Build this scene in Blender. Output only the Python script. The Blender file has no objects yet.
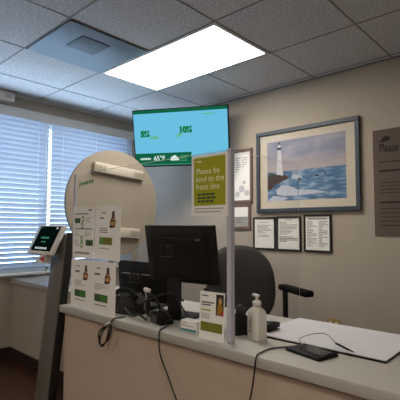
import bpy, bmesh, math, random
from mathutils import Matrix, Vector
random.seed(7)
C = bpy.context.scene.collection
SC = bpy.context.scene
R = math.radians
PI = math.pi

# ------------------------------------------------------------------ materials
def s2l(c):
    return tuple(((v/255)/12.92 if v/255 <= .04045 else ((v/255+.055)/1.055)**2.4) for v in c)
MATS = {}
def mat(name, rgb, rough=.6, metal=0., spec=.5, var=0., scale=40., bump=0., bscale=200., emit=0., trans=0., coat=0.):
    m = bpy.data.materials.new(name); m.use_nodes = True
    nt = m.node_tree; b = nt.nodes['Principled BSDF']
    col = s2l(rgb) + (1,)
    b.inputs['Base Color'].default_value = col
    b.inputs['Roughness'].default_value = rough
    b.inputs['Metallic'].default_value = metal
    b.inputs['Specular IOR Level'].default_value = spec
    b.inputs['Coat Weight'].default_value = coat
    tc = nt.nodes.new('ShaderNodeTexCoord')
    if var > 0:
        n = nt.nodes.new('ShaderNodeTexNoise'); n.inputs['Scale'].default_value = scale; n.inputs['Detail'].default_value = 5
        nt.links.new(tc.outputs['Object'], n.inputs['Vector'])
        r = nt.nodes.new('ShaderNodeValToRGB')
        r.color_ramp.elements[0].position = .3; r.color_ramp.elements[1].position = .7
        r.color_ramp.elements[0].color = tuple(c*(1-var) for c in col[:3]) + (1,)
        r.color_ramp.elements[1].color = tuple(min(1, c*(1+var)) for c in col[:3]) + (1,)
        nt.links.new(n.outputs['Fac'], r.inputs['Fac']); nt.links.new(r.outputs['Color'], b.inputs['Base Color'])
    if bump > 0:
        n2 = nt.nodes.new('ShaderNodeTexNoise'); n2.inputs['Scale'].default_value = bscale; n2.inputs['Detail'].default_value = 3
        nt.links.new(tc.outputs['Object'], n2.inputs['Vector'])
        bp = nt.nodes.new('ShaderNodeBump'); bp.inputs['Strength'].default_value = bump; bp.inputs['Distance'].default_value = .004
        nt.links.new(n2.outputs['Fac'], bp.inputs['Height']); nt.links.new(bp.outputs['Normal'], b.inputs['Normal'])
    if emit > 0:
        b.inputs['Emission Color'].default_value = col; b.inputs['Emission Strength'].default_value = emit
    MATS[name] = m
    return m

def emission(name, rgb, strength):
    m = bpy.data.materials.new(name); m.use_nodes = True; nt = m.node_tree
    nt.nodes.remove(nt.nodes['Principled BSDF'])
    e = nt.nodes.new('ShaderNodeEmission'); e.inputs['Color'].default_value = s2l(rgb) + (1,); e.inputs['Strength'].default_value = strength
    nt.links.new(e.outputs[0], nt.nodes['Material Output'].inputs[0])
    MATS[name] = m
    return m

def clear(name, tint=(1,1,1), gloss=.05):
    m = bpy.data.materials.new(name); m.use_nodes = True; nt = m.node_tree
    nt.nodes.remove(nt.nodes['Principled BSDF'])
    t = nt.nodes.new('ShaderNodeBsdfTransparent'); t.inputs[0].default_value = tint + (1,)
    g = nt.nodes.new('ShaderNodeBsdfGlossy'); g.inputs['Roughness'].default_value = .02
    x = nt.nodes.new('ShaderNodeMixShader'); x.inputs[0].default_value = gloss
    nt.links.new(t.outputs[0], x.inputs[1]); nt.links.new(g.outputs[0], x.inputs[2])
    nt.links.new(x.outputs[0], nt.nodes['Material Output'].inputs[0])
    MATS[name] = m
    return m

WALL = (178, 166, 150)
mat('wall_paint', WALL, .75, var=.03, scale=6, bump=.12, bscale=350)
mat('counter_paint', (194, 174, 156), .8, var=.04, scale=8, bump=.1, bscale=300)
mat('laminate', (181, 176, 167), .45, var=.07, scale=160)
mat('laminate_edge', (166, 156, 144), .5, var=.06, scale=160)
mat('baseboard', (46, 32, 28), .55)
mat('grid_bar', (140, 136, 134), .6)  # darkish grey stands in for the shadow gaps along the ceiling bars
mat('white_plastic', (226, 222, 214), .4)
mat('white_metal', (230, 230, 226), .45)
mat('vent_metal', (122, 136, 144), .5, metal=.1)
mat('vent_core', (96, 108, 115), .6, var=.15, scale=90)
mat('black_plastic', (13, 13, 14), .5, spec=.2)
mat('black_matte', (8, 8, 8), .8, spec=.15)
mat('black_gloss', (12, 12, 14), .12)
mat('dark_fabric', (58, 54, 52), .95, var=.12, scale=220, bump=.3, bscale=500)
mat('grey_metal', (108, 101, 92), .5)
mat('dark_metal', (34, 31, 28), .5, metal=.2)
mat('silver', (178, 176, 172), .35, metal=.6)
mat('paper', (250, 247, 240), .8)
mat('paper_blue', (222, 219, 222), .8)
mat('ink', (104, 104, 104), .8)
mat('ink_light', (165, 162, 156), .8)
mat('dark_green', (62, 92, 62), .7)
mat('leaf_green', (98, 150, 62), .7)
mat('bright_green', (74, 132, 44), .7)
mat('lime', (168, 170, 16), .7)
mat('lime_text', (246, 244, 190), .7)
mat('navy_text', (42, 70, 60), .7)
mat('brown_photo', (96, 54, 26), .7)
mat('tan_photo', (206, 158, 96), .7)
mat('dark_photo', (44, 32, 28), .7)
mat('yellow_photo', (164, 124, 34), .7)
mat('red', (196, 40, 48), .6)
mat('pencil', (206, 204, 206), .8)
mat('olive', (124, 126, 34), .7)
mat('teal', (86, 140, 146), .6)
mat('frame_blue', (60, 70, 82), .45, var=.1, scale=60)
mat('frame_black', (24, 22, 22), .4)
mat('frame_brown', (112, 92, 82), .6)
mat('mat_board', (226, 214, 194), .85)
mat('brown_sheet', (100, 84, 75), .8, var=.03, scale=10)
mat('brown_ink', (44, 36, 33), .8)
mat('beige_board', (150, 139, 124), .7, var=.02, scale=12)
mat('beige_bar', (190, 181, 166), .6)
mat('beige_slot', (118, 104, 90), .8)
mat('acrylic_edge', (194, 192, 206), .3)
mat('brass', (176, 140, 84), .4, metal=.5)
mat('valance', (206, 204, 202), .6, var=.04, scale=10)
mat('sensor', (224, 214, 202), .5)
mat('cord_white', (232, 236, 240), .6)
mat('cable_black', (18, 17, 17), .5)
mat('bottle', (222, 216, 205), .35)
mat('rubber', (20, 20, 20), .8)
# painting colours
mat('paint_rock', (80, 58, 54), .8, var=.35, scale=40)
mat('paint_bush', (74, 78, 60), .8, var=.3, scale=60)
mat('paint_tower', (226, 222, 224), .8)
mat('paint_dark', (36, 34, 44), .8)
mat('paint_foam', (206, 212, 222), .8, var=.12, scale=50)
clear('clear_acrylic', (.985, .985, .99), .012)
clear('clear_glass', (.98, .98, .98), .05)
clear('window_glass', (.96, .985, 1.0), .03)
emission('lamp_diffuser', (255, 249, 238), 11.0)
emission('fill_diffuser', (255, 246, 232), 11)  # emission of the added, unseen fill panels
emission('screen_cyan', (108, 192, 226), 0.76)
emission('screen_green', (16, 96, 66), 0.77)
emission('screen_logo', (22, 120, 62), 0.77)
emission('screen_lightlogo', (96, 178, 112), 0.77)
emission('screen_white', (220, 240, 236), 0.77)
emission('tablet_dark', (8, 20, 18), 0.539)
emission('tablet_glow', (60, 130, 110), 0.77)
emission('tablet_white', (190, 200, 200), 0.77)

def slat_material():
    m = bpy.data.materials.new('blind_slat'); m.use_nodes = True; nt = m.node_tree
    b = nt.nodes['Principled BSDF']
    b.inputs['Base Color'].default_value = s2l((188, 194, 203)) + (1,); b.inputs['Roughness'].default_value = .5
    t = nt.nodes.new('ShaderNodeBsdfTranslucent'); t.inputs[0].default_value = s2l((206, 220, 240)) + (1,)
    x = nt.nodes.new('ShaderNodeMixShader'); x.inputs[0].default_value = .06
    nt.links.new(b.outputs[0], x.inputs[1]); nt.links.new(t.outputs[0], x.inputs[2])
    nt.links.new(x.outputs[0], nt.nodes['Material Output'].inputs[0])
    MATS['blind_slat'] = m
slat_material()

def ceiling_material():
    m = mat('ceiling_tile', (214, 210, 206), .9)
    nt = m.node_tree; b = nt.nodes['Principled BSDF']
    tc = nt.nodes.new('ShaderNodeTexCoord')
    n = nt.nodes.new('ShaderNodeTexNoise'); n.inputs['Scale'].default_value = 75; n.inputs['Detail'].default_value = 3
    v = nt.nodes.new('ShaderNodeTexVoronoi'); v.inputs['Scale'].default_value = 60
    nt.links.new(tc.outputs['Object'], n.inputs['Vector']); nt.links.new(tc.outputs['Object'], v.inputs['Vector'])
    r = nt.nodes.new('ShaderNodeValToRGB')
    r.color_ramp.elements[0].position = .36; r.color_ramp.elements[0].color = s2l((188, 184, 180)) + (1,)
    r.color_ramp.elements[1].position = .6; r.color_ramp.elements[1].color = s2l((222, 218, 214)) + (1,)
    nt.links.new(n.outputs['Fac'], r.inputs['Fac']); nt.links.new(r.outputs['Color'], b.inputs['Base Color'])
    bp = nt.nodes.new('ShaderNodeBump'); bp.inputs['Strength'].default_value = .5; bp.inputs['Distance'].default_value = .004
    nt.links.new(n.outputs['Fac'], bp.inputs['Height']); nt.links.new(bp.outputs['Normal'], b.inputs['Normal'])
ceiling_material()

def floor_material():
    m = mat('floor_wood', (120, 70, 48), .35)
    nt = m.node_tree; b = nt.nodes['Principled BSDF']
    tc = nt.nodes.new('ShaderNodeTexCoord')
    br = nt.nodes.new('ShaderNodeTexBrick')
    br.inputs['Color1'].default_value = s2l((86, 50, 34)) + (1,); br.inputs['Color2'].default_value = s2l((70, 38, 26)) + (1,)
    br.inputs['Mortar'].default_value = s2l((44, 24, 18)) + (1,)
    br.inputs['Scale'].default_value = 1; br.inputs['Brick Width'].default_value = 1.2; br.inputs['Row Height'].default_value = .13
    br.inputs['Mortar Size'].default_value = .003
    n = nt.nodes.new('ShaderNodeTexNoise'); n.inputs['Scale'].default_value = 3; n.inputs['Detail'].default_value = 6
    mp = nt.nodes.new('ShaderNodeMapping'); mp.inputs['Scale'].default_value = (1.5, 14, 1)
    mx = nt.nodes.new('ShaderNodeMixRGB'); mx.blend_type = 'MULTIPLY'; mx.inputs[0].default_value = .5
    nt.links.new(tc.outputs['Object'], br.inputs['Vector']); nt.links.new(tc.outputs['Object'], mp.inputs['Vector'])
    nt.links.new(mp.outputs[0], n.inputs['Vector'])
    nt.links.new(br.outputs['Color'], mx.inputs[1]); nt.links.new(n.outputs['Color'], mx.inputs[2])
    nt.links.new(mx.outputs[0], b.inputs['Base Color'])
floor_material()

def painting_material():
    """oil seascape: hazy sky above, sea with wave streaks below (object z runs -.265 .. .265)"""
    m = mat('paint_canvas', (150, 160, 180), .7)
    nt = m.node_tree; b = nt.nodes['Principled BSDF']; L = nt.links.new
    tc = nt.nodes.new('ShaderNodeTexCoord'); sp = nt.nodes.new('ShaderNodeSeparateXYZ'); L(tc.outputs['Object'], sp.inputs[0])
    def noise(sc, det=5):
        mp = nt.nodes.new('ShaderNodeMapping'); mp.inputs['Scale'].default_value = sc
        n = nt.nodes.new('ShaderNodeTexNoise'); n.inputs['Scale'].default_value = 1; n.inputs['Detail'].default_value = det
        L(tc.outputs['Object'], mp.inputs[0]); L(mp.outputs[0], n.inputs['Vector']); return n
    def ramp(src, stops):
        r = nt.nodes.new('ShaderNodeValToRGB'); e = r.color_ramp.elements
        while len(e) < len(stops): e.new(.5)
        for k, (p, c) in enumerate(stops): e[k].position = p; e[k].color = s2l(c) + (1,)
        L(src, r.inputs[0]); return r
    clouds = ramp(noise((5, 1, 11)).outputs['Fac'], [(.3, (136, 142, 164)), (.52, (160, 160, 178)), (.72, (194, 186, 190))])
    band = nt.nodes.new('ShaderNodeMapRange'); band.inputs[1].default_value = .0; band.inputs[2].default_value = .15
    L(sp.outputs['Z'], band.inputs[0])
    sky = nt.nodes.new('ShaderNodeMixRGB'); L(band.outputs[0], sky.inputs[0]); sky.inputs[1].default_value = s2l((196, 180, 178)) + (1,); L(clouds.outputs[0], sky.inputs[2])
    sea = ramp(noise((9, 1, 34), 6).outputs['Fac'], [(.34, (58, 100, 142)), (.5, (98, 138, 174)), (.66, (170, 190, 212))])
    hor = nt.nodes.new('ShaderNodeMath'); hor.operation = 'GREATER_THAN'; hor.inputs[1].default_value = -.005
    L(sp.outputs['Z'], hor.inputs[0])
    fin = nt.nodes.new('ShaderNodeMixRGB'); L(hor.outputs[0], fin.inputs[0]); L(sea.outputs[0], fin.inputs[1]); L(sky.outputs[0], fin.inputs[2])
    L(fin.outputs[0], b.inputs['Base Color'])
painting_material()

# ------------------------------------------------------------------ mesh builder
class MB:
    def __init__(self):
        self.bm = bmesh.new(); self.mats = []
        self.M = Matrix.Identity(4)
    def mi(self, m):
        if m not in self.mats: self.mats.append(m)
        return self.mats.index(m)
    def _fin(self, verts, faces, m, smooth=False, M=None):
        T = self.M @ (M if M is not None else Matrix.Identity(4))
        for v in verts: v.co = T @ v.co
        k = self.mi(m)
        for f in faces: f.material_index = k; f.smooth = smooth
    def box(self, x0, x1, y0, y1, z0, z1, m, bevel=0., seg=2, M=None):
        t = bmesh.new()
        vs = [t.verts.new((x, y, z)) for z in (z0, z1) for y in (y0, y1) for x in (x0, x1)]
        for q in ((0,2,3,1), (4,5,7,6), (0,1,5,4), (2,6,7,3), (0,4,6,2), (1,3,7,5)): t.faces.new([vs[i] for i in q])
        if bevel > 0:
            bmesh.ops.bevel(t, geom=t.edges[:], offset=bevel, segments=seg, profile=.5, affect='EDGES')
        return self._merge(t, m, bevel > 0 and seg > 1, M)
    def _merge(self, t, m, smooth=False, M=None):
        mp = {}; vs = []; fs = []
        for v in t.verts: mp[v] = self.bm.verts.new(v.co); vs.append(mp[v])
        for f in t.faces:
            try: fs.append(self.bm.faces.new([mp[v] for v in f.verts]))
            except ValueError: pass
        t.free(); self._fin(vs, fs, m, smooth, M); return self
    def tube(self, pts, r, m, n=8, caps=True, M=None):
        pts = [Vector(p) for p in pts]
        rs = r if isinstance(r, (list, tuple)) else [r]*len(pts)
        vs = []; fs = []; rings = []; prev = None
        for i, p in enumerate(pts):
            d = (pts[min(i+1, len(pts)-1)] - pts[max(i-1, 0)]).normalized()
            a = prev if prev is not None else (Vector((0, 0, 1)) if abs(d.z) < .9 else Vector((1, 0, 0)))
            a = (a - d*a.dot(d)).normalized(); prev = a; b = d.cross(a)
            ring = [self.bm.verts.new(p + (a*math.cos(2*PI*k/n) + b*math.sin(2*PI*k/n))*rs[i]) for k in range(n)]
            rings.append(ring); vs += ring
        for i in range(len(rings)-1):
            for k in range(n): fs.append(self.bm.faces.new((rings[i][k], rings[i][(k+1) % n], rings[i+1][(k+1) % n], rings[i+1][k])))
        if caps:
            fs.append(self.bm.faces.new(rings[0][::-1])); fs.append(self.bm.faces.new(rings[-1]))
        self._fin(vs, fs, m, True, M); return self
    def curve(self, pts, r, m, n=8, steps=8, M=None):
        P = [Vector(p) for p in pts]; out = []
        for i in range(len(P)-1):
            p0 = P[max(i-1, 0)]; p1 = P[i]; p2 = P[i+1]; p3 = P[min(i+2, len(P)-1)]
            for s in range(steps):
                t = s/steps
                out.append(.5*((2*p1) + (p2-p0)*t + (2*p0-5*p1+4*p2-p3)*t*t + (3*p1-p0-3*p2+p3)*t**3))
        out.append(P[-1]); return self.tube(out, r, m, n, M=M)
    def lathe(self, prof, m, n=24, M=None, sx=1., sy=1.):
        vs = []; fs = []; rings = []
        for r, z in prof:
            ring = [self.bm.verts.new((max(r, 1e-4)*math.cos(2*PI*k/n)*sx, max(r, 1e-4)*math.sin(2*PI*k/n)*sy, z)) for k in range(n)]
            rings.append(ring); vs += ring
        for i in range(len(rings)-1):
            for k in range(n): fs.append(self.bm.faces.new((rings[i][k], rings[i][(k+1) % n], rings[i+1][(k+1) % n], rings[i+1][k])))
        fs.append(self.bm.faces.new(rings[0][::-1])); fs.append(self.bm.faces.new(rings[-1]))
        self._fin(vs, fs, m, True, M); return self
    def prism(self, pts, y0, y1, m, M=None, smooth=False):
        """polygon in the XZ plane extruded along y"""
        a = [self.bm.verts.new((x, y0, z)) for x, z in pts]; b = [self.bm.verts.new((x, y1, z)) for x, z in pts]
        fs = [self.bm.faces.new(a), self.bm.faces.new(b[::-1])]
        n = len(pts)
        for k in range(n): fs.append(self.bm.faces.new((a[k], b[k], b[(k+1) % n], a[(k+1) % n])))
        self._fin(a+b, fs, m, smooth, M); return self
    def flat(self, x0, x1, z0, z1, y, m, M=None):
        vs = [self.bm.verts.new(p) for p in ((x0, y, z0), (x1, y, z0), (x1, y, z1), (x0, y, z1))]
        self._fin(vs, [self.bm.faces.new(vs)], m, False, M); return self
    def poly(self, pts, y, m, M=None):
        vs = [self.bm.verts.new((x, y, z)) for x, z in pts]
        self._fin(vs, [self.bm.faces.new(vs)], m, False, M); return self
    def text(self, s, x, z, size, y, m, align='LEFT', M=None, bold=0.):
        cu = bpy.data.curves.new('lettering', 'FONT'); cu.body = s; cu.size = size; cu.align_x = align; cu.offset = bold
        ob = bpy.data.objects.new('lettering', cu); C.objects.link(ob)
        bpy.context.view_layer.update()
        me = bpy.data.meshes.new_from_object(ob.evaluated_get(bpy.context.evaluated_depsgraph_get()))
        t = bmesh.new(); t.from_mesh(me)
        for v in t.verts: v.co = Vector((x + v.co.x, y, z + v.co.y))
        bpy.data.objects.remove(ob); bpy.data.curves.remove(cu); bpy.data.meshes.remove(me)
        return self._merge(t, m, False, M)
    def build(self, name, parent=None, label=None, kind=None, recalc=True):
        if recalc: bmesh.ops.recalc_face_normals(self.bm, faces=self.bm.faces)
        me = bpy.data.meshes.new(name); self.bm.to_mesh(me); self.bm.free()
        for m in self.mats: me.materials.append(MATS[m])
        o = bpy.data.objects.new(name, me); C.objects.link(o)
        if parent: o.parent = parent
        if label: o['label'] = label
        if kind: o['kind'] = kind
        return o

def thing(name, label, cat, loc=(0, 0, 0), rot=(0, 0, 0), group=None):
    o = bpy.data.objects.new(name, None); C.objects.link(o); o.empty_display_size = .05
    o.location = loc; o.rotation_euler = rot; o['label'] = label; o['category'] = cat
    if group: o['group'] = group
    return o
def tag(o, label, cat, group=None):
    o['label'] = label; o['category'] = cat
    if group: o['group'] = group
    return o
def copy_tree(o, parent=None):
    c = o.copy(); C.objects.link(c)
    if parent: c.parent = parent
    for ch in list(o.children): copy_tree(ch, c)
    return c
def bx(name, dims, m, parent=None, bevel=0., label=None, kind=None):
    return MB().box(*dims, m, bevel).build(name, parent, label, kind)

# ------------------------------------------------------------------ the room
H = 2.439
XL, XR, YB, YF = -3.89, 1.7, 3.10, -2.3
WY0, WY1, WZ0, WZ1 = .62, 2.94, .80, 2.24          # window opening in the left wall
bx('floor', (XL-.15, XR+.15, YF-.15, YB+.15, -.1, 0), 'floor_wood', kind='structure')
ceil = bx('ceiling', (XL-.15, XR+.15, YF-.15, YB+.15, H, H+.1), 'ceiling_tile', kind='structure')
w = MB()
w.box(XL-.15, XL, YF-.15, WY0, 0, H, 'wall_paint'); w.box(XL-.15, XL, WY1, YB+.15, 0, H, 'wall_paint')
w.box(XL-.15, XL, WY0, WY1, 0, WZ0, 'wall_paint'); w.box(XL-.15, XL, WY0, WY1, WZ1, H, 'wall_paint')
w.build('wall_left', kind='structure')
bx('wall_back', (XL, XR, YB, YB+.15, 0, H), 'wall_paint', kind='structure')
bx('wall_right', (XR, XR+.15, YF, YB+.15, 0, H), 'wall_paint', kind='structure')
bx('wall_front', (XL, XR, YF-.15, YF, 0, H), 'wall_paint', kind='structure')
bx('baseboard_left', (XL, XL+.014, YF, 1.64, 0, .10), 'baseboard', kind='structure')
bx('baseboard_back', (XL, XR, YB-.014, YB, 0, .10), 'baseboard', kind='structure')
bx('baseboard_right', (XR-.014, XR, YF, YB-.014, 0, .10), 'baseboard', kind='structure')
bx('baseboard_front', (XL+.014, XR-.014, YF, YF+.014, 0, .10), 'baseboard', kind='structure')
# suspended grid
GX, GY, T = -2.786, 1.205, .6096
g = MB()
for k in range(-1, 8):
    x = GX + T*k
    if XL < x < XR: g.box(x-.004, x+.004, YF, YB, H-.003, H-.0002, 'grid_bar')
for k in range(-5, 4):
    y = GY + T*k
    if YF < y < YB: g.box(XL, XR, y-.004, y+.004, H-.0032, H-.0004, 'grid_bar')
g.box(XL, XL+.018, YF, YB, H-.006, H-.0005, 'white_metal'); g.box(XL+.018, XR, YB-.018, YB, H-.006, H-.0005, 'grid_bar')
g.build('ceiling_grid', ceil)
# window
win = thing('window_1', 'white framed window behind the blinds', 'window'); del win['category']; win['kind'] = 'structure'
f = MB()
xo, xi = XL-.11, XL-.05
f.box(xo, xi, WY0, WY0+.05, WZ0, WZ1, 'white_metal'); f.box(xo, xi, WY1-.05, WY1, WZ0, WZ1, 'white_metal')
f.box(xo, xi, WY0+.05, WY1-.05, WZ0, WZ0+.05, 'white_metal'); f.box(xo, xi, WY0+.05, WY1-.05, WZ1-.05, WZ1, 'white_metal')
f.box(xo, xi, 1.92, 1.98, WZ0+.05, WZ1-.05, 'white_metal')
f.build('window_frame', win)
p = MB(); p.box(xo+.025, xo+.031, WY0+.05, 1.92, WZ0+.05, WZ1-.05, 'window_glass'); p.box(xo+.025, xo+.031, 1.98, WY1-.05, WZ0+.05, WZ1-.05, 'window_glass')
p.build('window_pane', win)
bx('window_sill', (XL-.05, XL+.0, WY0, WY1, WZ0-.02, WZ0+.0), 'white_metal', win)
# low partition running from the window wall to the counter
PY = 1.638
bx('wall_partition', (XL, -2.34, PY, PY+.11, 0, .68), 'wall_paint', kind='structure')
bx('trim_1', (XL, -2.36, PY-.02, 2.02, .68, .72), 'laminate', kind='structure', bevel=.004)
bx('baseboard_partition', (XL+.014, -2.34, PY-.014, PY, 0, .10), 'baseboard', kind='structure')

# ------------------------------------------------------------------ ceiling things
def ceiling_light(x0, y0, dif, label, lx=2, ly=1):
    t = thing('ceiling_light', label, 'ceiling light', (x0 + T*lx/2, y0 + T*ly/2, H-.007), group='flush panel ceiling lights')
    a, b = T*lx/2-.010, T*ly/2-.010
    m = MB()
    m.box(-a, a, -b, -b+.02, 0, .0065, 'white_metal'); m.box(-a, a, b-.02, b, 0, .0065, 'white_metal')
    m.box(-a, -a+.02, -b+.02, b-.02, 0, .0065, 'white_metal'); m.box(a-.02, a, -b+.02, b-.02, 0, .0065, 'white_metal')
    m.build('frame', t)
    MB().box(-a+.02, a-.02, -b+.02, b-.02, 0.001, .006, dif).build('diffuser', t)
    return t
ceiling_light(GX, GY+T, 'lamp_diffuser', 'bright rectangular ceiling light panel beside the square vent')
ceiling_light(GX+4*T, GY-3*T, 'fill_diffuser', 'added fill light panel, unseen, over the visitor side of the counter')  # fixture out of view, added as front fill for the counter
ceiling_light(GX+0*T, GY-5*T, 'fill_diffuser', 'added fill light panel, unseen, near the window wall, far from the counter')  # second added fixture, also unseen, lifting the front of the room
v = thing('ceiling_vent', 'square blue-grey ceiling vent with a darker raised centre', 'vent', (GX+T/2, GY+T/2, H-.012))
MB().box(-.298, .298, -.298, .298, 0, .0105, 'vent_metal', .004).build('panel', v)
MB().box(-.105, .105, -.105, .105, -.006, -.0005, 'vent_core', .003, M=Matrix.Translation((.08, -.04, 0))).build('core', v)


# motion sensor high on the window wall
s = thing('wall_sensor', 'small beige box high on the wall above the blinds', 'sensor', (XL, 1.50, 2.340), (0, 0, PI/2))
MB().box(-.08, .062, -.12, -.001, 0, .088, 'sensor', .012, 3).build('housing', s)
MB().box(-.035, .03, -.124, -.121, .02, .065, 'beige_bar', .001, 1).build('lens', s)

# ------------------------------------------------------------------ blinds
val = thing('blind_valance', 'long grey-beige valance above the window blinds', 'valance', (XL, .55, 2.295), (0, 0, PI/2))
MB().box(0, 2.46, -.072, -.0685, -.08, .012, 'valance', .002, 1).build('board', val)
def blind(y0, y1, label):
    wd = y1-y0
    t = thing('window_blind', label, 'blind', (XL, y0, .745), (0, 0, PI/2), group='white horizontal window blinds')
    MB().box(.004, wd-.004, -.062, -.012, 1.503, 1.545, 'white_metal', .003, 1).build('head_rail', t)
    b = MB(); N = 32; pitch = 1.42/31; tilt = R(-58)
    for i in range(N):
        z = .045 + pitch*i + .01
        pts = []
        for q in range(5):
            u = -.0245 + .049*q/4; c = .0022*(1-(u/.0245)**2)
            # local -y is the room side: that edge hangs lower
            pts.append((u*math.cos(tilt) - c*math.sin(tilt)*-1*0, u, c))
        ring = []
        for (xx) in (.006, wd-.006):
            row = []
            for q in range(5):
                u = -.0245 + .049*q/4; c = .003*(1-(u/.0245)**2)
                y = -.043 + u*math.cos(tilt) - c*math.sin(tilt); zz = z + u*math.sin(tilt) + c*math.cos(tilt)
                row.append(b.bm.verts.new((xx, y, zz)))
            ring.append(row)
        k = b.mi('blind_slat')
        for q in range(4):
            fc = b.bm.faces.new((ring[0][q], ring[1][q], ring[1][q+1], ring[0][q+1])); fc.material_index = k; fc.smooth = True
    b.build('slats', t, recalc=False)
    MB().box(.006, wd-.006, -.062, -.014, 0, .022, 'white_metal', .004).build('bottom_rail', t)
    n = 4 if wd > 1.2 else 3
    c = MB()
    for i in range(n):
        x = .12 + (wd-.24)*i/(n-1)
        c.tube([(x, -.066, .02), (x, -.066, 1.48)], .0016, 'cord_white', 5); c.tube([(x, -.009, .02), (x, -.009, 1.48)], .0016, 'cord_white', 5)
    c.build('ladder_cord', t)
    MB().tube([(wd-.05, -.075, 1.46), (wd-.05, -.08, .62)], .004, 'cord_white', 6).build('wand', t)
    return t
blind(.58, 1.944, 'wide white horizontal blind reaching the left edge of the photo')
blind(1.958, 2.98, 'white horizontal blind behind the round board and the television corner')

# ------------------------------------------------------------------ television
TVW, TVH = .94, .55
tv = thing('television', 'wall television in the corner showing a pale blue screen with 65°F', 'television', (-2.758, 2.696, 2.053), (R(12), 0, R(29.5)))
m = MB(); m.box(-TVW/2, TVW/2, -.004, .04, -TVH/2, TVH/2, 'black_plastic', .004)
m.box(-.3, .3, .038, .065, -.18, .12, 'black_plastic', .01).build('cabinet', tv)
bz = .010
MB().flat(-TVW/2+bz, TVW/2-bz, -TVH/2+bz+.004, TVH/2-bz, -.006, 'screen_cyan').build('screen', tv)
gr = MB(); x0, x1, zt, zb = -TVW/2+bz, TVW/2-bz, TVH/2-bz, -TVH/2+bz+.004
gr.flat(x0, x1, zt-.030, zt, -.0068, 'screen_green'); gr.flat(x0, x0+.565, zb, zb+.118, -.0068, 'screen_green')
gr.flat(x0, x0+.565, zb, zb+.012, -.0072, 'tablet_glow')
gr.text('65°F', x0+.185, zb+.047, .062, -.0075, 'screen_white', bold=.001)
for k in range(6): gr.flat(x0+.05+.018*k, x0+.064+.018*k, zb+.056, zb+.074, -.0075, 'screen_white')
for (cx, cz, r) in ((x0+.375, zb+.062, .018), (x0+.397, zb+.07, .022), (x0+.42, zb+.06, .016)):
    gr.poly([(cx+r*math.cos(a*PI/8), cz+r*math.sin(a*PI/8)) for a in range(16)], -.0074 - .00005*cx, 'screen_white')
gr.flat(x0+.355, x0+.44, zb+.042, zb+.054, -.0076, 'screen_white')
for k, wd in enumerate((.10, .07, .085)): gr.flat(x0+.455, x0+.455+wd*.8, zb+.082-.022*k, zb+.088-.022*k, -.0076, 'screen_lightlogo')
def blk(cx, cz, cells, s, m_):
    for a, c in cells: gr.flat(cx+a*s, cx+a*s+s*.92, cz+c*s, cz+c*s+s*.92, -.0077, m_)
gr.text('5%', x0+.066, zt-.247, .075, -.0078, 'screen_logo', bold=.006)
for k, hh_ in enumerate((.026, .032, .030, .022)): gr.flat(x0+.165+.021*k, x0+.181+.021*k, zt-.274, zt-.274+hh_, -.0078, 'screen_lightlogo')
gr.text('10%', x0+.452, zt-.222, .075, -.0078, 'screen_logo', bold=.006)
for k, hh_ in enumerate((.018, .030, .024)): gr.flat(x0+.425+.02*k, x0+.440+.02*k, zt-.262+.004*k, zt-.262+.004*k+hh_, -.0079, 'screen_lightlogo')
gr.flat(x1-.24, x1-.12, zt-.066, zt-.058, -.0075, 'screen_lightlogo')
gr.build('screen_graphics', tv)
mt = MB(); mt.box(-.12, .12, .066, .075, -.12, .12, 'black_plastic'); mt.box(-.025, .025, .075, .52, -.03, .03, 'black_plastic'); mt.build('mount_arm', tv)

# ------------------------------------------------------------------ pictures on the back wall
WB = YB
def frame_mb(w, h, t, d, m_, y1=-.001, bevel=.003):
    b = MB()
    b.box(-w/2, w/2, y1-d, y1, h/2-t, h/2, m_, bevel, 1); b.box(-w/2, w/2, y1-d, y1, -h/2, -h/2+t, m_, bevel, 1)
    b.box(-w/2, -w/2+t, y1-d, y1, -h/2+t, h/2-t, m_, bevel, 1); b.box(w/2-t, w/2, y1-d, y1, -h/2+t, h/2-t, m_, bevel, 1)
    return b
pic = thing('framed_picture', 'large framed seascape with a white lighthouse and breaking waves', 'picture', (-1.678, WB, 1.692))
PW, PH = .945, .725
frame_mb(PW, PH, .034, .03, 'frame_blue').build('frame', pic)
MB().box(-PW/2+.03, PW/2-.03, -.012, -.004, -PH/2+.03, PH/2-.03, 'mat_board').build('mat_board', pic)
pt = MB(); AW, AH = .722, .525
pt.flat(-AW/2, AW/2, -AH/2, AH/2, -.0132, 'paint_canvas')
def P(u, v): return (-AW/2 + AW*u, -AH/2 + AH*v)
pt.poly([P(0, .36), P(.02, .45), P(.06, .48), P(.10, .45), P(.2, .42), P(.24, .36), P(.1, .3)], -.0136, 'paint_bush')
pt.poly([P(0, .18), P(0, .37), P(.06, .39), P(.13, .43), P(.20, .41), P(.25, .43), P(.30, .38), P(.27, .345), P(.21, .33), P(.17, .29), P(.1, .27), P(.06, .20)], -.0140, 'paint_rock')
pt.poly([P(.33, .36), P(.36, .44), P(.40, .40), P(.44, .42), P(.48, .35), P(.42, .33)], -.0141, 'paint_foam')
pt.poly([P(.12, .17), P(.2, .26), P(.3, .24), P(.42, .17), P(.62, .15), P(.8, .1), P(.6, .09), P(.4, .07), P(.25, .08), P(.14, .1)], -.0142, 'paint_foam')
pt.poly([P(.02, .02), P(.08, .09), P(.16, .07), P(.3, .04), P(.22, .0), P(.02, .0)], -.0142, 'paint_foam')
for (u, v, r) in ((.66, .37, .03), (.76, .40, .018), (.44, .34, .03)):
    pt.poly([P(u-r, v-.012), P(u-r*.5, v+.012), P(u+.3*r, v+.016), P(u+r, v-.012)], -.0143, 'paint_dark')
pt.poly([P(.128, .44), P(.15, .85), P(.195, .85), P(.222, .43)], -.0144, 'paint_tower')
pt.poly([P(.145, .85), P(.145, .89), P(.2, .89), P(.2, .85)], -.0146, 'paint_dark')
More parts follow.
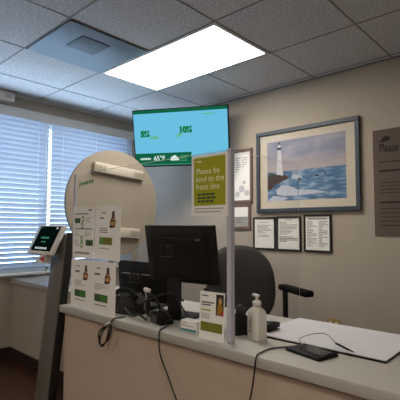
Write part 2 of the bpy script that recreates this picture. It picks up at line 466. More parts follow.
pt.poly([P(.156, .89), P(.156, .94), P(.19, .94), P(.19, .89)], -.0146, 'paint_tower')
pt.poly([P(.15, .94), P(.173, .985), P(.196, .94)], -.0147, 'paint_dark')
pt.build('painting', pic)
MB().box(-PW/2+.032, PW/2-.032, -.021, -.019, -PH/2+.032, PH/2-.032, 'clear_glass').build('glass', pic)

def text_lines(b, x0, x1, z0, z1, n, y, m_, seed=0, frac=.45):
    rnd = random.Random(seed); st = (z1-z0)/n
    for i in range(n):
        e = x1 - (x1-x0)*rnd.choice((0, .02, .08, .25, .4)) if rnd.random() < .8 else x0+(x1-x0)*.4
        b.flat(x0, e, z1-st*i-st*frac, z1-st*i, y, m_)
def certificate(x, z, w, h, seed, label):
    t = thing('framed_notice', label, 'framed notice', (x, WB, z), group='black framed notices under the lighthouse picture')
    frame_mb(w, h, .014, .018, 'frame_black').build('frame', t)
    MB().box(-w/2+.012, w/2-.012, -.009, -.004, -h/2+.012, h/2-.012, 'paper').build('sheet', t)
    b = MB(); y = -.0098
    if seed == 1:
        b.flat(-.05, .05, h*.33, h*.345, y, 'ink'); text_lines(b, -.075, .075, -h*.02, h*.26, 7, y, 'ink_light', 1); text_lines(b, -.07, .06, -h*.12, -h*.05, 2, y, 'ink_light', 9)
    elif seed == 2:
        b.flat(-.03, .03, h*.385, h*.405, y, 'ink'); text_lines(b, -.085, .085, -h*.05, h*.34, 10, y, 'ink_light', 2); text_lines(b, -.09, .09, -h*.26, -h*.09, 4, y, 'ink', 8)
    else:
        b.flat(-.085, .085, h*.37, h*.40, y, 'ink')
        text_lines(b, -.09, -.008, -h*.38, h*.32, 17, y, 'ink_light', 3); text_lines(b, .012, .09, -h*.38, h*.32, 17, y, 'ink_light', 4)
    b.build('print', t)
    MB().flat(-w/2+.013, w/2-.013, -h/2+.013, h/2-.013, -.013, 'clear_glass').build('glass', t)
    return t
certificate(-2.080, 1.146, .236, .288, 1, 'black framed notice with a short centred text, farthest from the brown sign')
certificate(-1.832, 1.147, .236, .294, 2, 'black framed notice with a dark paragraph, middle of the three')
certificate(-1.568, 1.153, .240, .302, 3, 'black framed notice in two text columns, closest to the brown sign')
def brown_board(x, z, w, h, kind, label):
    t = thing('notice_board', label, 'notice board', (x, WB, z), group='brown backed notices behind the clear screen')
    frame_mb(w, h, .03, .014, 'frame_brown').build('frame', t)
    MB().box(-w/2+.028, w/2-.028, -.009, -.003, -h/2+.028, h/2-.028, 'paper').build('sheet', t)
    b = MB(); y = -.0096
    if kind == 1:
        text_lines(b, -w*.28, -w*.04, h*.06, h*.34, 7, y, 'ink', 5, .3); text_lines(b, w*.02, w*.28, h*.14, h*.34, 5, y, 'ink_light', 6, .3)
        for (cx, cz, r) in ((.0, -.12, .035), (.06, -.16, .03), (-.05, -.17, .03), (.03, -.06, .02)):
            b.poly([(cx+r*math.cos(a*PI/6), cz+r*math.sin(a*PI/6)) for a in range(12)], y-.0001*(1+cx*5), 'pencil')
    else:
        b.flat(-w/2+.03, w/2-.03, -h/2+.03, -.0, y, 'ink_light'); text_lines(b, -w*.25, w*.25, -.07, -.01, 3, y-.0003, 'ink', 5, .3)
    b.build('print', t)
    return t
brown_board(-2.330, 1.68, .25, .515, 1, 'tall brown framed notice directly above a smaller one, beside the lime poster')
brown_board(-2.345, 1.298, .235, .245, 2, 'small brown framed notice below the taller brown one')
sg = thing('wall_sign', 'large brown sign beginning with the word Please, beside the lighthouse picture', 'sign', (-.832, WB, 1.53))
MB().box(-.28, .28, -.008, -.001, -.39, .39, 'brown_sheet').build('sheet', sg)
b = MB(); y = -.0088
b.text('Please S', -.235/.62, .222, .088, y, 'brown_ink', bold=.002, M=Matrix.Diagonal((.62, 1, 1, 1)))
b.poly([(-.235, .30), (-.19, .345), (-.15, .325), (-.17, .30), (-.2, .295)], y, 'brown_ink')
b.flat(-.24, .24, .145, .152, y, 'brown_ink'); text_lines(b, -.24, .24, .04, .09, 1, y, 'brown_ink', 1, .3)
text_lines(b, -.24, .24, -.1, .0, 4, y, 'brown_ink', 2, .2); b.flat(-.235, -.1, -.155, -.14, y, 'brown_ink'); text_lines(b, -.24, .24, -.34, -.19, 5, y, 'brown_ink', 4, .2)
b.build('print', sg)
wp = thing('wall_plate', 'small brass plate low on the back wall behind the desk pad', 'wall plate', (-1.445, WB, .452))
MB().box(-.056, .056, -.006, -.0005, -.035, .035, 'brass', .003).build('plate', wp)
b = MB()
for q in (-1, 1):
    MB().box(q*.026-.014, q*.026+.014, -.0085, -.0062, -.018, .018, 'sensor', .002).build('socket', wp)

# ------------------------------------------------------------------ counter
CT = .72; CX0, CX1, CY0, CY1 = -2.368, 1.2, 1.288, 1.945
ct = thing('reception_counter', 'long beige reception counter with a pale laminate top', 'counter', (CX0, CY0, 0))
LX, LY = CX1-CX0, CY1-CY0
MB().box(0, LX, 0, LY, CT-.042, CT, 'laminate', .004).build('countertop', ct)
MB().box(.02, LX, .03, .13, .0, CT-.042, 'counter_paint').build('front_panel', ct)
MB().box(.02, .12, .13, LY-.06, 0, CT-.042, 'counter_paint').build('end_panel', ct)
MB().box(LX-.1, LX, .13, LY-.06, 0, CT-.042, 'counter_paint').build('end_panel', ct)
bx('baseboard_counter', (CX0+.02, CX1, CY0+.018, CY0+.0295, 0, .10), 'baseboard', kind='structure')

# ------------------------------------------------------------------ clear screen
SX0, SX1, SY, SZ = -2.352+.012, -1.076, 1.352, 1.53
sc = thing('clear_screen', 'clear acrylic sneeze guard standing on the counter with a side wing', 'screen', (SX0, SY, CT))
L = SX1-SX0; SH = SZ-CT
MB().box(.012, L-.024, 0, .006, .012, SH, 'clear_acrylic').build('front_pane', sc)
MB().box(L-.014, L-.008, .024, CY1-SY-.01, .012, SH, 'clear_acrylic').build('side_pane', sc)
MB().box(L-.024, L, 0, .026, .001, SH+.004, 'acrylic_edge', .002, 1).build('post', sc)
MB().box(-.004, .012, 0, .014, .001, SH+.002, 'acrylic_edge', .002, 1).build('post', sc)
MB().tube([(0.012, .003, SH), (L-.024, .003, SH)], .0013, 'acrylic_edge', 6).build('top_edge', sc, 'thin bluish polished edge')
MB().tube([(L-.011, CY1-SY-.008, .001), (L-.011, CY1-SY-.008, SH), (L-.011, .022, SH)], .0010, 'acrylic_edge', 6).build('wing_edge', sc, 'thin polished edge of the side wing')
b = MB(); st = MB()
b.poly([(.062, .727), (.068, .752), (.080, .760), (.078, .735), (.070, .722)], -.001, 'leaf_green')
b.text('notice', .088, .733, .040, -.001, 'leaf_green', bold=.001) if False else [b.flat(.088+.028*k, .088+.028*k+.02, .733+.002*k, .752+.003*k, -.001, 'bright_green') for k in range(5)]
b.build('sticker', sc, 'small green sticker')

# lime poster fixed to the screen
po = thing('poster', 'lime green poster reading Please be kind to the front line', 'poster', (-1.198, SY-.0002, 1.2475))
PWd, PHt = .214, .276
MB().box(-PWd/2, PWd/2, -.0012, 0, 0, PHt, 'paper').build('sheet', po)
b = MB(); y = -.0018
b.flat(-.092, .094, .048, PHt-.012, y, 'lime')
for k, s_ in enumerate(('Please be', 'kind to the', 'front line.')): b.text(s_, -.078, .190-.035*k, .0372, y-.0006, 'lime_text', bold=.0004)
for k, s_ in enumerate(('Your care team', 'is here to help —', 'thank you.')): pass
for k, wd in enumerate((.105, .112, .098)): 
    for j in range(4):
        b.flat(-.068+wd*j/4, -.068+wd*(j+.82)/4, .093-.0155*k, .102-.0155*k, y-.0006, 'navy_text')
b.text('•', -.08, .238, .03, y-.0006, 'lime_text'); b.flat(-.068, -.045, .244, .250, y-.0006, 'lime_text')
b.flat(-.09, .085, .032, .036, y, 'ink_light'); b.flat(-.09, .07, .018, .022, y, 'ink_light')
b.build('print', po)

# leaflets on the screen
def leaflet(x, y, z, w, h, kind, label, tilt=0, roll=0):
    t = thing('leaflet', label, 'leaflet', (x, y, z), (tilt, roll, 0), group='white leaflets at the end of the counter')
    MB().box(-w/2, w/2, -.0015, 0, 0, h, 'paper').build('sheet', t)
    b = MB(); yy = -.0022
    X = lambda u: -w/2 + w*u
    Z = lambda v_: h*v_
    if kind == 1:
        b.flat(X(.72), X(.9), Z(.93), Z(.955), yy, 'ink'); b.flat(X(.1), X(.72), Z(.865), Z(.885), yy, 'ink')
        b.flat(X(.06), X(.34), Z(.69), Z(.79), yy, 'dark_green'); b.flat(X(.62), X(.96), Z(.25), Z(.36), yy, 'dark_green')
        for (u, v_) in ((.47, .77), (.44, .64), (.42, .38), (.42, .26)):
            b.poly([(X(u)+.016*math.cos(a*PI/8), Z(v_)+.02*math.sin(a*PI/8)) for a in range(16)], yy, 'leaf_green')
            b.poly([(X(u)+.009*math.cos(a*PI/8), Z(v_)+.011*math.sin(a*PI/8)) for a in range(16)], yy-.0004, 'paper')
        b.flat(X(.08), X(.9), Z(.565), Z(.585), yy, 'ink'); b.flat(X(.08), X(.8), Z(.08), Z(.12), yy, 'ink_light')
        text_lines(b, X(.6), X(.9), Z(.68), Z(.8), 4, yy, 'ink_light', 1, .3); text_lines(b, X(.08), X(.34), Z(.42), Z(.52), 4, yy, 'ink_light', 2, .3)
        text_lines(b, X(.08), X(.34), Z(.22), Z(.36), 4, yy, 'ink_light', 3, .3); text_lines(b, X(.55), X(.85), Z(.42), Z(.52), 4, yy, 'ink_light', 4, .3)
    else:
        b.flat(X(.28), X(.42), Z(.86), Z(.88), yy, 'ink'); b.flat(X(.2), X(.36), Z(.76), Z(.785), yy, 'ink') if kind == 2 else b.flat(X(.2), X(.42), Z(.74), Z(.775), yy, 'ink')
        # photo of a tall bottle
        b.poly([(X(.60), Z(.60)), (X(.60), Z(.72)), (X(.66), Z(.78)), (X(.68), Z(.90)), (X(.76), Z(.90)), (X(.78), Z(.78)), (X(.82), Z(.70)), (X(.78), Z(.60))], yy, 'brown_photo')
        b.flat(X(.64), X(.78), Z(.64), Z(.71), yy-.0004, 'tan_photo'); b.flat(X(.68), X(.76), Z(.85), Z(.9), yy-.0004, 'dark_photo')
        b.flat(X(.59), X(.7), Z(.595), Z(.63), yy-.0005, 'dark_photo'); b.flat(X(.70), X(.80), Z(.74), Z(.77), yy-.0005, 'tan_photo')
        if kind == 2:
            b.flat(X(.2), X(.5), Z(.57), Z(.59), yy, 'ink_light'); text_lines(b, X(.2), X(.72), Z(.48), Z(.55), 2, yy, 'ink', 3, .4)
            b.flat(X(.2), X(.7), Z(.28), Z(.415), yy, 'olive'); b.flat(X(.2), X(.36), Z(.28), Z(.415), yy-.0004, 'leaf_green')
            b.flat(X(.2), X(.6), Z(.2), Z(.215), yy, 'ink_light')
        else:
            text_lines(b, X(.2), X(.72), Z(.44), Z(.58), 5, yy, 'ink_light', kind, .35)
            b.flat(X(.2), X(.72), Z(.24), Z(.38), yy, 'dark_green'); b.flat(X(.44), X(.72), Z(.25), Z(.37), yy-.0004, 'bright_green')
            b.flat(X(.2), X(.68), Z(.17), Z(.185), yy, 'ink')
    b.build('print', t)
    return t
leaflet(-2.215, 1.3518, 1.010, .23, .306, 1, 'white leaflet with dark green blocks and green circles, upper row')
leaflet(-1.970, 1.3518, 1.012, .25, .306, 2, 'white leaflet with a bottle photo over an olive green block, upper row', roll=R(1.2))
leaflet(-2.172, 1.318, CT, .228, .284, 3, 'white leaflet with a bright green block, lower row nearest the tablet kiosk')
leaflet(-1.933, 1.302, CT, .246, .288, 4, 'white leaflet with a bright green block, lower row, above the coiled cable')
# clear pockets behind the two upper leaflets
# flyer in a clear stand on the counter
fl = thing('flyer_stand', 'white flyer with a person photo and green band, standing by the screen post', 'flyer stand', (-1.158, 1.320, CT), (R(-3), 0, R(3)))
MB().box(-.066, .066, -.002, 0, .006, .205, 'paper').build('sheet', fl)
b = MB(); yy = -.0028
b.flat(-.056, -.02, .185, .19, yy, 'ink'); text_lines(b, -.056, .012, .142, .162, 2, yy, 'navy_text', 1, .5); b.flat(-.056, -.005, .125, .131, yy, 'lime')
text_lines(b, -.056, .02, .088, .112, 3, yy, 'ink_light', 3, .4)
b.flat(-.058, .058, .040, .078, yy, 'olive')
b.flat(.022, .062, .112, .198, yy, 'dark_photo'); b.poly([(.028, .115), (.03, .15), (.04, .162), (.056, .15), (.062, .115)], yy-.0004, 'yellow_photo')
b.poly([(.036, .158), (.036, .178), (.044, .186), (.053, .178), (.052, .158)], yy-.0006, 'tan_photo'); b.flat(.05, .062, .112, .13, yy-.0007, 'red')
b.build('print', fl)
MB().box(-.068, .068, .0005, .0025, .002, .21, 'clear_acrylic').box(-.068, .068, -.022, .02, 0, .0018, 'clear_acrylic').build('holder', fl)

# ------------------------------------------------------------------ round board on a stand
rb = thing('display_board', 'large round beige board with pale crossbars in front of the blinds', 'board', (-2.62, 1.835+.38, 0), (0, 0, R(88)))
rb.location = (-2.90, 2.06, 0)
RZ, RR = 1.398, .450
n = 64; roll = R(4)
M0 = Matrix.Translation((0, 0, RZ)) @ Matrix.Rotation(roll, 4, 'Y')
b = MB(); b.prism([(RR*math.cos(2*PI*k/n), RR*math.sin(2*PI*k/n)) for k in range(n)], -.012, .012, 'beige_board', M0)
b.build('panel', rb)
def bar(z, hw, hh, name):
    q = MB(); q.box(-hw, hw, -.05, -.0125, z-hh, z+hh, 'beige_bar', .006, 2, M0); o = q.build(name, rb)
    for sgn in (-1, 1):
        s_ = MB()
        for j in range(3):
            for i in range(9):
                xx = sgn*hw*.80 - .052 + .0125*i
                s_.box(xx, xx+.008, -.0512, -.0503, z-.022+.015*j, z-.022+.015*j+.009, 'beige_slot', M=M0)
        s_.build('vent_slots', o)
bar(.272, .245, .040, 'crossbar'); bar(-.243, .255, .042, 'crossbar')
MB().tube([(0, .035, .03), (0, .035, RZ+.1)], .022, 'grey_metal', 12).build('pole', rb)
MB().lathe([(.0, 0), (.2, 0), (.2, .012), (.05, .03), (.025, .04), (0, .04)], 'grey_metal', 32, Matrix.Translation((0, .035, 0))).build('base', rb)

# ------------------------------------------------------------------ kiosk with tablet
kx = -2.472
ki = thing('tablet_kiosk', 'dark grey floor kiosk holding a tilted tablet by the counter end', 'kiosk', (kx, 1.227, 0))
sl = .1
b = MB()
def leanbox(b, x0, x1, d0, d1, z0, z1, m_, bev=.004):
    Sh = Matrix(((1, 0, 0, 0), (0, 1, sl, 0), (0, 0, 1, 0), (0, 0, 0, 1)))
    b.box(x0, x1, d0, d1, z0, z1, m_, bev, 2, Sh)
leanbox(b, -.09, .072, 0, .05, .012, 1.15, 'grey_metal'); b.build('post', ki)
b = MB(); leanbox(b, .0725, .088, .001, .051, .012, 1.16, 'dark_metal', .002); b.build('side_face', ki, 'darker side face of the post')  # right side face of the post, built as a separate darker strip
MB().box(-.2, .085, -.16, .26, 0, .0115, 'dark_metal', .004).build('base', ki)
TM = Matrix.Translation((-2.575-kx, 1.287-1.227, 1.117)) @ Matrix.Rotation(R(-25.5), 4, 'X')
TW, TH_ = .338, .208
th = MB().box(-TW/2, TW/2, 0, .026, -TH_/2, TH_/2, 'white_plastic', .008, 3, TM).build('tablet_housing', ki)
q = MB(); q.flat(-TW/2+.042, TW/2-.03, -TH_/2+.022, TH_/2-.012, -.001, 'tablet_dark', TM)
q.build('tablet_screen', th)
q = MB(); yy = -.002
[q.flat(-.055+.018*k, -.041+.018*k, .004, .016, yy, 'tablet_glow', TM) for k in range(6)]; q.flat(-.03, .03, -.022, -.016, yy, 'tablet_glow', TM)
for k in range(5): q.flat(-.075+.033*k, -.052+.033*k, -.07, -.056, yy, 'tablet_white', TM)
q.flat(.09, .115, .074, .084, yy, 'tablet_white', TM); q.flat(-.105, -.095, .077, .083, yy, 'tablet_glow', TM)
q.build('screen_graphics', th)
b = MB(); b.box(-.06, .05, .029, .06, -.05, .05, 'dark_metal', .004, 2, TM); b.build('bracket', ki)
tr = MB(); tr.prism([(-.10, .0), (.03, .0), (.05, .055), (.0, .06)], -.0, .045, 'white_plastic', Matrix.Translation((-.06, .02, .965)))
tro = tr.build('card_tray', ki, 'white tray below the tablet')
MB().poly([(-.03, .03), (.04, .052), (.035, .012), (.015, .012)], -.001, 'red', Matrix.Translation((-.06, .02, .965))).build('label_patch', tro, 'red triangular label')

# ------------------------------------------------------------------ computer monitors
def monitor(name, label, loc, yaw, tilt, W, Hh, neck=.2, seam=False):
    t = thing('computer_monitor', label, 'monitor', loc, (0, 0, yaw), group='black computer monitors seen from behind')
    cz = neck
    M = Matrix.Translation((0, 0, cz)) @ Matrix.Rotation(tilt, 4, 'X')
    b = MB(); b.box(-W/2, W/2, -.012, .014, -Hh/2, Hh/2, 'black_plastic', .004)
    for v_ in list(b.bm.verts): v_.co = M @ v_.co
    b.build('cabinet', t)
    b = MB(); b.box(-W*.40, W*.40, -.03, -.0125, -Hh*.42, Hh*.34, 'black_matte', .008, 2, M); b.build('rear_cover', t)
    b = MB(); b.box(-W*.36, W*.34, -.034, -.0305, Hh*.25, Hh*.29, 'black_plastic', .001, 1, M); b.box(W*.28, W*.34, -.036, -.0345, Hh*.25, Hh*.29, 'grey_metal', .001, 1, M)
    for k in range(3):
        b.lathe([(0, 0), (.022, 0), (.022, .002), (0, .002)], 'black_plastic', 16, M @ Matrix.Translation((-.09+.035*k, -.031, Hh*.12)) @ Matrix.Rotation(PI/2, 4, 'X'))
    b.flat(-.12, -.03, -Hh*.04, -Hh*.03, -.0312, 'grey_metal', M)
    b.build('rear_detail', t)
    MB().flat(-W/2+.012, W/2-.012, -Hh/2+.014, Hh/2-.012, .0155, 'black_gloss', M).build('screen', t)
    MB().box(-.035, .035, -.075, -.031, .012, cz*.62, 'black_plastic', .01, 3).build('stand_neck', t)
    MB().box(-.10, .10, -.08, .10, 0, .0118, 'black_plastic', .004).build('base', t)
    return t
m1 = monitor('m', 'large black computer monitor seen from behind, between leaflets and chair', (-1.595, 1.57, CT), R(8), R(10), .466, .314, .335)
m2 = monitor('m', 'low black monitor behind the leaflets, partly hidden by the larger monitor', (-1.95, 1.625, CT), R(6), R(4), .46, .235, .150)
b = MB(); b.box(-.18, .2, -.034, -.0305, -.002, .004, 'silver', M=Matrix.Translation((0, 0, .195)) @ Matrix.Rotation(R(4), 4, 'X')); b.build('seam_strip', m2, 'thin silver strip')

# ------------------------------------------------------------------ clutter
# card terminal
cd = thing('card_terminal', 'black card terminal in front of the large monitor', 'card terminal', (-1.565, 1.405, CT), (0, 0, R(-14)))
MB().prism([(-.05, 0), (.06, 0), (.055, .03), (.0, .06), (-.05, .05)], -.035, .035, 'black_plastic').build('body', cd)
b = MB()
for i in range(3):
    for j in range(4): b.box(-.035+.02*i, -.021+.02*i, -.0375, -.0353, .008+.009*j, .014+.009*j, 'grey_metal')
b.build('keypad', cd)
MB().curve([(.05, 0, .02), (.1, .0, .04), (.07, -.02, .075), (.02, -.01, .08)], .006, 'cable_black', 6).build('cord', cd)
# desk phone behind
ph = thing('desk_phone', 'black desk phone behind the card terminal', 'telephone', (-1.87, 1.45, CT), (0, 0, R(8)))
MB().prism([(-.09, 0), (.09, 0), (.085, .06), (.02, .10), (-.085, .09)], -.06, .06, 'black_plastic').build('body', ph)
MB().curve([(-.085, -.03, .105), (-.04, -.03, .125), (.02, -.03, .125), (.07, -.03, .09)], [.016]*24+[.018], 'black_matte', 8).build('handset', ph)
b = MB()
for i in range(3):
    for j in range(3): b.box(-.05+.03*i, -.032+.03*i, -.0625, -.0605, .015+.02*j, .028+.02*j, 'dark_metal')
b.build('keypad', ph)
# pale connector bundle hanging at the low monitor
cb = thing('cable_plug', 'pale cable plug standing up among the black cables by the monitor', 'cable plug', (-1.69, 1.40, CT))
MB().curve([(0, .02, .006), (-.008, .008, .06), (.012, 0, .115), (.004, 0, .145)], .0045, 'silver', 8).build('lead', cb)
MB().box(-.024, .020, -.009, .009, .143, .163, 'sensor', .005, 2, Matrix.Rotation(R(8), 4, 'Y')).build('plug_body', cb)
def cable(name, pts, r, m_, label, steps=8):
    return tag(MB().curve(pts, r, m_, 6, steps).build(name), label, 'cable')
cable('cable', [(-1.66, 1.43, CT+.006), (-1.70, 1.385, .79), (-1.62, 1.41, .84), (-1.53, 1.44, .865), (-1.47, 1.47, .83)], .005, 'cable_black', 'black cable arching in front of the monitor stand')
cable('cable', [(-1.50, 1.45, .84), (-1.42, 1.42, .80), (-1.39, 1.43, .75), (-1.41, 1.46, CT+.006)], .004, 'cable_black', 'short black cable dropping beside the small white box')
cable('cable', [(-1.9, 1.40, CT+.007), (-1.84, 1.38, .76), (-1.76, 1.37, CT+.012), (-1.70, 1.36, CT+.03), (-1.64, 1.375, CT+.007)], .006, 'cable_black', 'thick black cable snaking from behind the leaflets to the card terminal')
cable('cable', [(-1.50, 1.40, CT+.004), (-1.47, 1.34, CT+.004), (-1.445, 1.290, CT+.004), (-1.437, 1.278, .69), (-1.425, 1.276, .62), (-1.36, 1.275, .52), (-1.28, 1.275, .38), (-1.24, 1.275, .20)], .0035, 'cable_black', 'black cable hanging down the counter front below the monitor')
cable('cable', [(-1.78, 1.50, CT+.01), (-1.74, 1.46, .80), (-1.70, 1.45, .84), (-1.655, 1.46, .80), (-1.67, 1.50, CT+.01)], .007, 'cable_black', 'black cable arch between the desk phone and the monitor stand')
# coiled cable over the edge
cc = thing('coiled_cable', 'coiled black cable tied in a loop over the counter edge', 'cable', (-1.815, 1.27, .70))
b = MB()
for k in range(3):
    a = .012*k
    b.curve([(.02, .012, .025), (.0, .002, -.0), (-.05-a, -.004-.004*k, -.05), (-.075-a*.5, -.004, -.10), (-.055, -.006-.004*k, -.128+a*.4), (-.02+a*.4, -.004, -.09), (-.002+a, -.002, -.03), (.012, .0, -.0)], .0034, 'cable_black', 6, 6)
b.curve([(.02, .012, .025), (.022, .03, .026), (.03, .07, .026), (.02, .078, .026)], .0034, 'cable_black', 6, 6)
b.build('coil', cc)
MB().curve([(-.018, -.014, -.012), (.0, -.012, .0), (.016, -.008, .006)], .006, 'white_plastic', 6).build('tie', cc, 'white cable tie')
# small white carton
bxn = thing('small_box', 'small white box with a teal edge beside the standing flyer', 'box', (-1.335, 1.388, CT), (0, 0, R(4)))
MB().box(-.048, .048, -.025, .025, 0, .052, 'paper', .002, 1).build('carton', bxn)
b = MB(); b.flat(-.047, .047, .004, .016, -.0262, 'teal'); text_lines(b, -.04, .03, .022, .046, 3, -.0262, 'ink_light', 2, .4); b.build('print', bxn)
# dark holder right of post
dh = thing('tape_dispenser', 'black tape dispenser between the screen post and the pump bottle', 'tape dispenser', (-1.135, 1.53, CT), (0, 0, R(70)))
MB().prism([(-.06, 0), (.06, 0), (.07, .03), (.055, .055), (.03, .03), (.01, .075), (-.03, .1), (-.06, .07)], -.022, .022, 'black_plastic').build('body', dh)
MB().lathe([(.0, -.012), (.024, -.012), (.024, .012), (0, .012)], 'dark_photo', 20, Matrix.Translation((-.022, 0, .106)) @ Matrix.Rotation(PI/2, 4, 'X')).build('tape_roll', dh)
ds = thing('stapler', 'small dark stapler standing behind the pump bottle', 'stapler', (-1.060, 1.63, CT), (0, 0, R(92)))
MB().box(-.05, .05, -.016, .016, 0, .012, 'black_plastic', .004).build('base', ds); MB().prism([(-.05, .014), (.05, .02), (.05, .04), (-.02, .052), (-.05, .045)], -.014, .014, 'black_plastic').build('top', ds)

# pump bottle
pb = thing('pump_bottle', 'white pump bottle of hand sanitizer on the counter', 'bottle', (-1.040, 1.485, CT), (0, 0, R(-196)))
b = MB()
sec = [(0, .036, .024), (.004, .039, .027), (.06, .039, .027), (.112, .038, .026), (.124, .033, .023), (.136, .02, .018), (.142, .0165, .0165)]
rings = []; n = 28; k = b.mi('bottle')
for z, a, c in sec:
    ring = []
    for i in range(n):
        an = 2*PI*i/n; e = .3 if z < .13 else 1
        ring.append(b.bm.verts.new((a*math.copysign(abs(math.cos(an))**e, math.cos(an)), c*math.copysign(abs(math.sin(an))**e, math.sin(an)), z)))
    rings.append(ring)
for i in range(len(rings)-1):
    for j in range(n):
        fc = b.bm.faces.new((rings[i][j], rings[i][(j+1) % n], rings[i+1][(j+1) % n], rings[i+1][j])); fc.material_index = k; fc.smooth = True
fc = b.bm.faces.new(rings[0][::-1]); fc.material_index = k; fc = b.bm.faces.new(rings[-1]); fc.material_index = k
b.build('body', pb)
MB().lathe([(0, .1425), (.0185, .1425), (.0185, .160), (.013, .164), (.006, .166), (.0055, .180), (0, .180)], 'white_plastic', 20).build('collar', pb)
b = MB(); b.box(-.012, .012, -.008, .008, .180, .190, 'white_plastic', .003, 2); b.tube([(0, 0, .186), (.028, -.004, .187), (.036, -.005, .180)], [.006, .0045, .004], 'white_plastic', 8); b.build('pump', pb)
b = MB(); TL = Matrix.Rotation(PI, 4, 'Z') @ Matrix.Translation((0, -.0276, 0)) @ Matrix.Rotation(-PI/2, 4, 'Y')
b.text('PURELL', .028, .0045, .022, 0, 'ink', M=TL, bold=.0006)
b.flat(.03, .1, -.008, -.005, 0, 'ink_light', TL); b.flat(.03, .085, .024, .027, 0, 'ink_light', TL)
b.build('lettering', pb)

# desk pad
dp = thing('desk_pad', 'large white desk pad with a black edge lying on the counter', 'desk pad', (-.812, 1.745, CT), (0, 0, R(.5)))
MB().box(-.285, .285, -.212, .205, 0, .006, 'black_matte', .002, 1).build('backing', dp)
MB().box(-.283, .283, -.204, .204, .0062, .010, 'paper_blue').build('sheets', dp)
b = MB(); zf = .0106
FM = Matrix.Rotation(-PI/2, 4, 'X')
for i in range(8): b.flat(-.27+.077*i-.0006, -.27+.077*i+.0006, -.18, .14, -zf*-1, 'pencil', Matrix(((1,0,0,0),(0,0,1,0),(0,1,0,0),(0,0,0,1))))
for i in range(6): b.flat(-.27, .269, -.18+.064*i-.0006, -.18+.064*i+.0006, zf+.0001, 'pencil', Matrix(((1,0,0,0),(0,0,1,0),(0,1,0,0),(0,0,0,1))))
rnd = random.Random(3)
for _ in range(26):
    xx = rnd.uniform(-.26, .2); yy2 = rnd.uniform(-.17, .15)
    b.flat(xx, xx+rnd.uniform(.02, .05), yy2, yy2+.003, zf+.0002, 'pencil', Matrix(((1,0,0,0),(0,0,1,0),(0,1,0,0),(0,0,0,1))))
b.build('print', dp)

# signature pad
sp = thing('signature_pad', 'flat black signature pad with a tethered stylus on the counter', 'signature pad', (-.775, 1.462, CT), (0, 0, R(-14)))
MB().box(-.085, .085, -.056, .056, 0, .013, 'black_plastic', .006, 3).build('body', sp)
MB().box(-.068, .068, -.022, .042, .0132, .0138, 'black_gloss').build('screen', sp)
b = MB(); b.tube([(.032, .105, .030), (.085, .098, .024), (.12, .093, .021)], [.0045, .0045, .002], 'black_plastic', 8); b.build('stylus', sp)
MB().curve([(-.08, .03, .012), (-.12, .07, .02), (-.10, .12, .035), (-.04, .135, .045), (.032, .105, .030)], .0016, 'cable_black', 5).build('tether', sp)
SPM = Matrix.Translation((-.775, 1.462, CT)) @ Matrix.Rotation(R(-14), 4, 'Z')
tag(MB().curve([SPM @ Vector(q) for q in [(-.0875, .0, .007)]] + [Vector(q) for q in [(-.885, 1.44, CT+.006), (-.912, 1.40, CT+.005), (-.912, 1.33, CT+.005), (-.902, 1.285, CT+.003), (-.902, 1.272, .68), (-.915, 1.272, .60), (-.945, 1.272, .48), (-.99, 1.272, .30)]], .0033, 'cable_black', 6).build('cable'), 'black cable running from the signature pad over the counter front', 'cable')

# ------------------------------------------------------------------ office chair
ch = thing('office_chair', 'dark grey fabric office chair with black arms behind the counter', 'chair', (-1.735, 2.44, 0), (0, 0, math.atan2(-.48, .87)+PI/2))
# local: chair faces -y
def pad_mesh(b, w, h, d, m_, M, e=.55, top=1.0, n=36, bow=0.):
    """soft superellipse cushion, w x h outline in XZ, thickness d along y"""
    rings = []; k = b.mi(m_)
    for (s, yy) in ((.0, -.5), (.55, -.5), (.86, -.44), (.97, -.26), (1, 0), (.97, .26), (.86, .44), (.55, .5), (0, .5)):
        ring = []
        for i in range(n):
            a = 2*PI*i/n; c, s_ = math.cos(a), math.sin(a)
            x = w/2*math.copysign(abs(c)**e, c)*max(s, .01); z = h/2*math.copysign(abs(s_)**e, s_)*max(s, .01)
            if z > 0: x *= 1 - (1-top)*(z/(h/2))**2
            y_ = yy*d - bow*(x/(w/2))**2
            ring.append(b.bm.verts.new(M @ Vector((x, y_, z))))
        rings.append(ring)
    for i in range(len(rings)-1):
        for j in range(n):
            fc = b.bm.faces.new((rings[i][j], rings[i][(j+1) % n], rings[i+1][(j+1) % n], rings[i+1][j])); fc.material_index = k; fc.smooth = True
    for r_ in (rings[0], rings[-1]):
        fc = b.bm.faces.new(r_); fc.material_index = k
b = MB(); pad_mesh(b, .50, .50, .09, 'dark_fabric', Matrix.Translation((0, -.02, .50)) @ Matrix.Rotation(PI/2, 4, 'X'), .6); b.build('seat', ch)
b = MB(); pad_mesh(b, .57, .61, .09, 'dark_fabric', Matrix.Translation((0, .25, .757)) @ Matrix.Rotation(R(-9), 4, 'X'), .75, .88, bow=.04); b.build('backrest', ch)
MB().box(-.05, .05, .27, .30, .45, .75, 'black_plastic', .01, 2).box(-.05, .05, .05, .28, .42, .45, 'black_plastic', .008, 2).build('back_support', ch)
for sgn in (-1, 1):
    o = MB().box(sgn*.30-.04, sgn*.30+.04, -.25, .13, .722, .768, 'black_matte', .018, 3).build('armrest', ch)
    q = MB(); q.box(sgn*.30-.014, sgn*.30+.014, .06, .10, .42, .7218, 'black_plastic', .006, 2); q.box(min(sgn*.16, sgn*.312), max(sgn*.16, sgn*.312), .055, .105, .405, .432, 'black_plastic', .006, 2)
    q.build('arm_post', o)
MB().tube([(0, 0, .10), (0, 0, .43)], [.03, .025], 'black_plastic', 14).box(-.1, .1, -.1, .1, .42, .452, 'black_plastic', .008).build('column', ch)
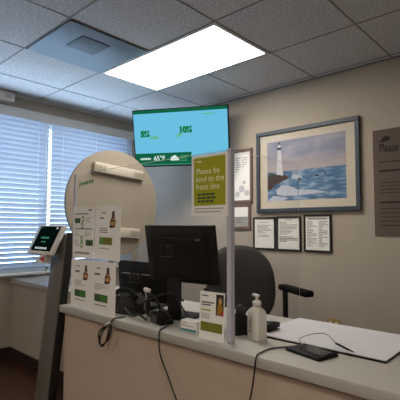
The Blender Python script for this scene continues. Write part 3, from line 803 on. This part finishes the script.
for k in range(5):
    a = 2*PI*k/5 + .3; c, s_ = math.cos(a), math.sin(a)
    lg = MB().tube([(0.02*c, .02*s_, .10), (.28*c, .28*s_, .075)], [.028, .018], 'black_plastic', 10).build('leg', ch)
    MB().lathe([(0, -.022), (.027, -.022), (.029, 0), (.027, .022), (0, .022)], 'rubber', 16, Matrix.Translation((.28*c, .28*s_, .03)) @ Matrix.Rotation(a, 4, 'Z') @ Matrix.Rotation(PI/2, 4, 'X')).build('caster', lg)

# ------------------------------------------------------------------ daylight
wd = bpy.data.worlds.new('sky'); SC.world = wd; wd.use_nodes = True
bg = wd.node_tree.nodes['Background']
nt = wd.node_tree; tcw = nt.nodes.new('ShaderNodeTexCoord'); sxw = nt.nodes.new('ShaderNodeSeparateXYZ'); mr = nt.nodes.new('ShaderNodeMapRange')
mr.inputs[1].default_value = -.12; mr.inputs[2].default_value = .05; mr.inputs[3].default_value = 7.0; mr.inputs[4].default_value = 4.4   # sunlit pavement below, blue sky above
nt.links.new(tcw.outputs['Generated'], sxw.inputs[0]); nt.links.new(sxw.outputs['Z'], mr.inputs[0]); nt.links.new(mr.outputs[0], bg.inputs[1])
bg.inputs[0].default_value = s2l((190, 218, 250)) + (1,)

# ------------------------------------------------------------------ camera
yaw, pit, rol, foc = 7.47555496e-01, 6.57384885e-02, 3.46789752e-03, 410.307
cy, sy, cp, sp_ = math.cos(yaw), math.sin(yaw), math.cos(pit), math.sin(pit)
fwd = Vector((-sy*cp, cy*cp, sp_)); right = Vector((cy, sy, 0)); up = right.cross(fwd)
r2 = right*math.cos(rol) + up*math.sin(rol); u2 = up*math.cos(rol) - right*math.sin(rol)
cam = bpy.data.cameras.new('camera'); co = bpy.data.objects.new('camera', cam); C.objects.link(co)
cam.sensor_width = 36; cam.lens = 36*foc/400; cam.clip_start = .02
co.matrix_world = Matrix(((r2.x, u2.x, -fwd.x, 0), (r2.y, u2.y, -fwd.y, 0), (r2.z, u2.z, -fwd.z, 1.2), (0, 0, 0, 1)))
SC.camera = co
SC.view_settings.view_transform = 'Standard'; SC.view_settings.look = 'None'
SC.view_settings.gamma = 1; SC.view_settings.use_curve_mapping = False; SC.view_settings.exposure = .38
SC.cycles.max_bounces = 8; SC.cycles.transparent_max_bounces = 16; SC.cycles.use_denoising = True
SC.cycles.sample_clamp_indirect = 4
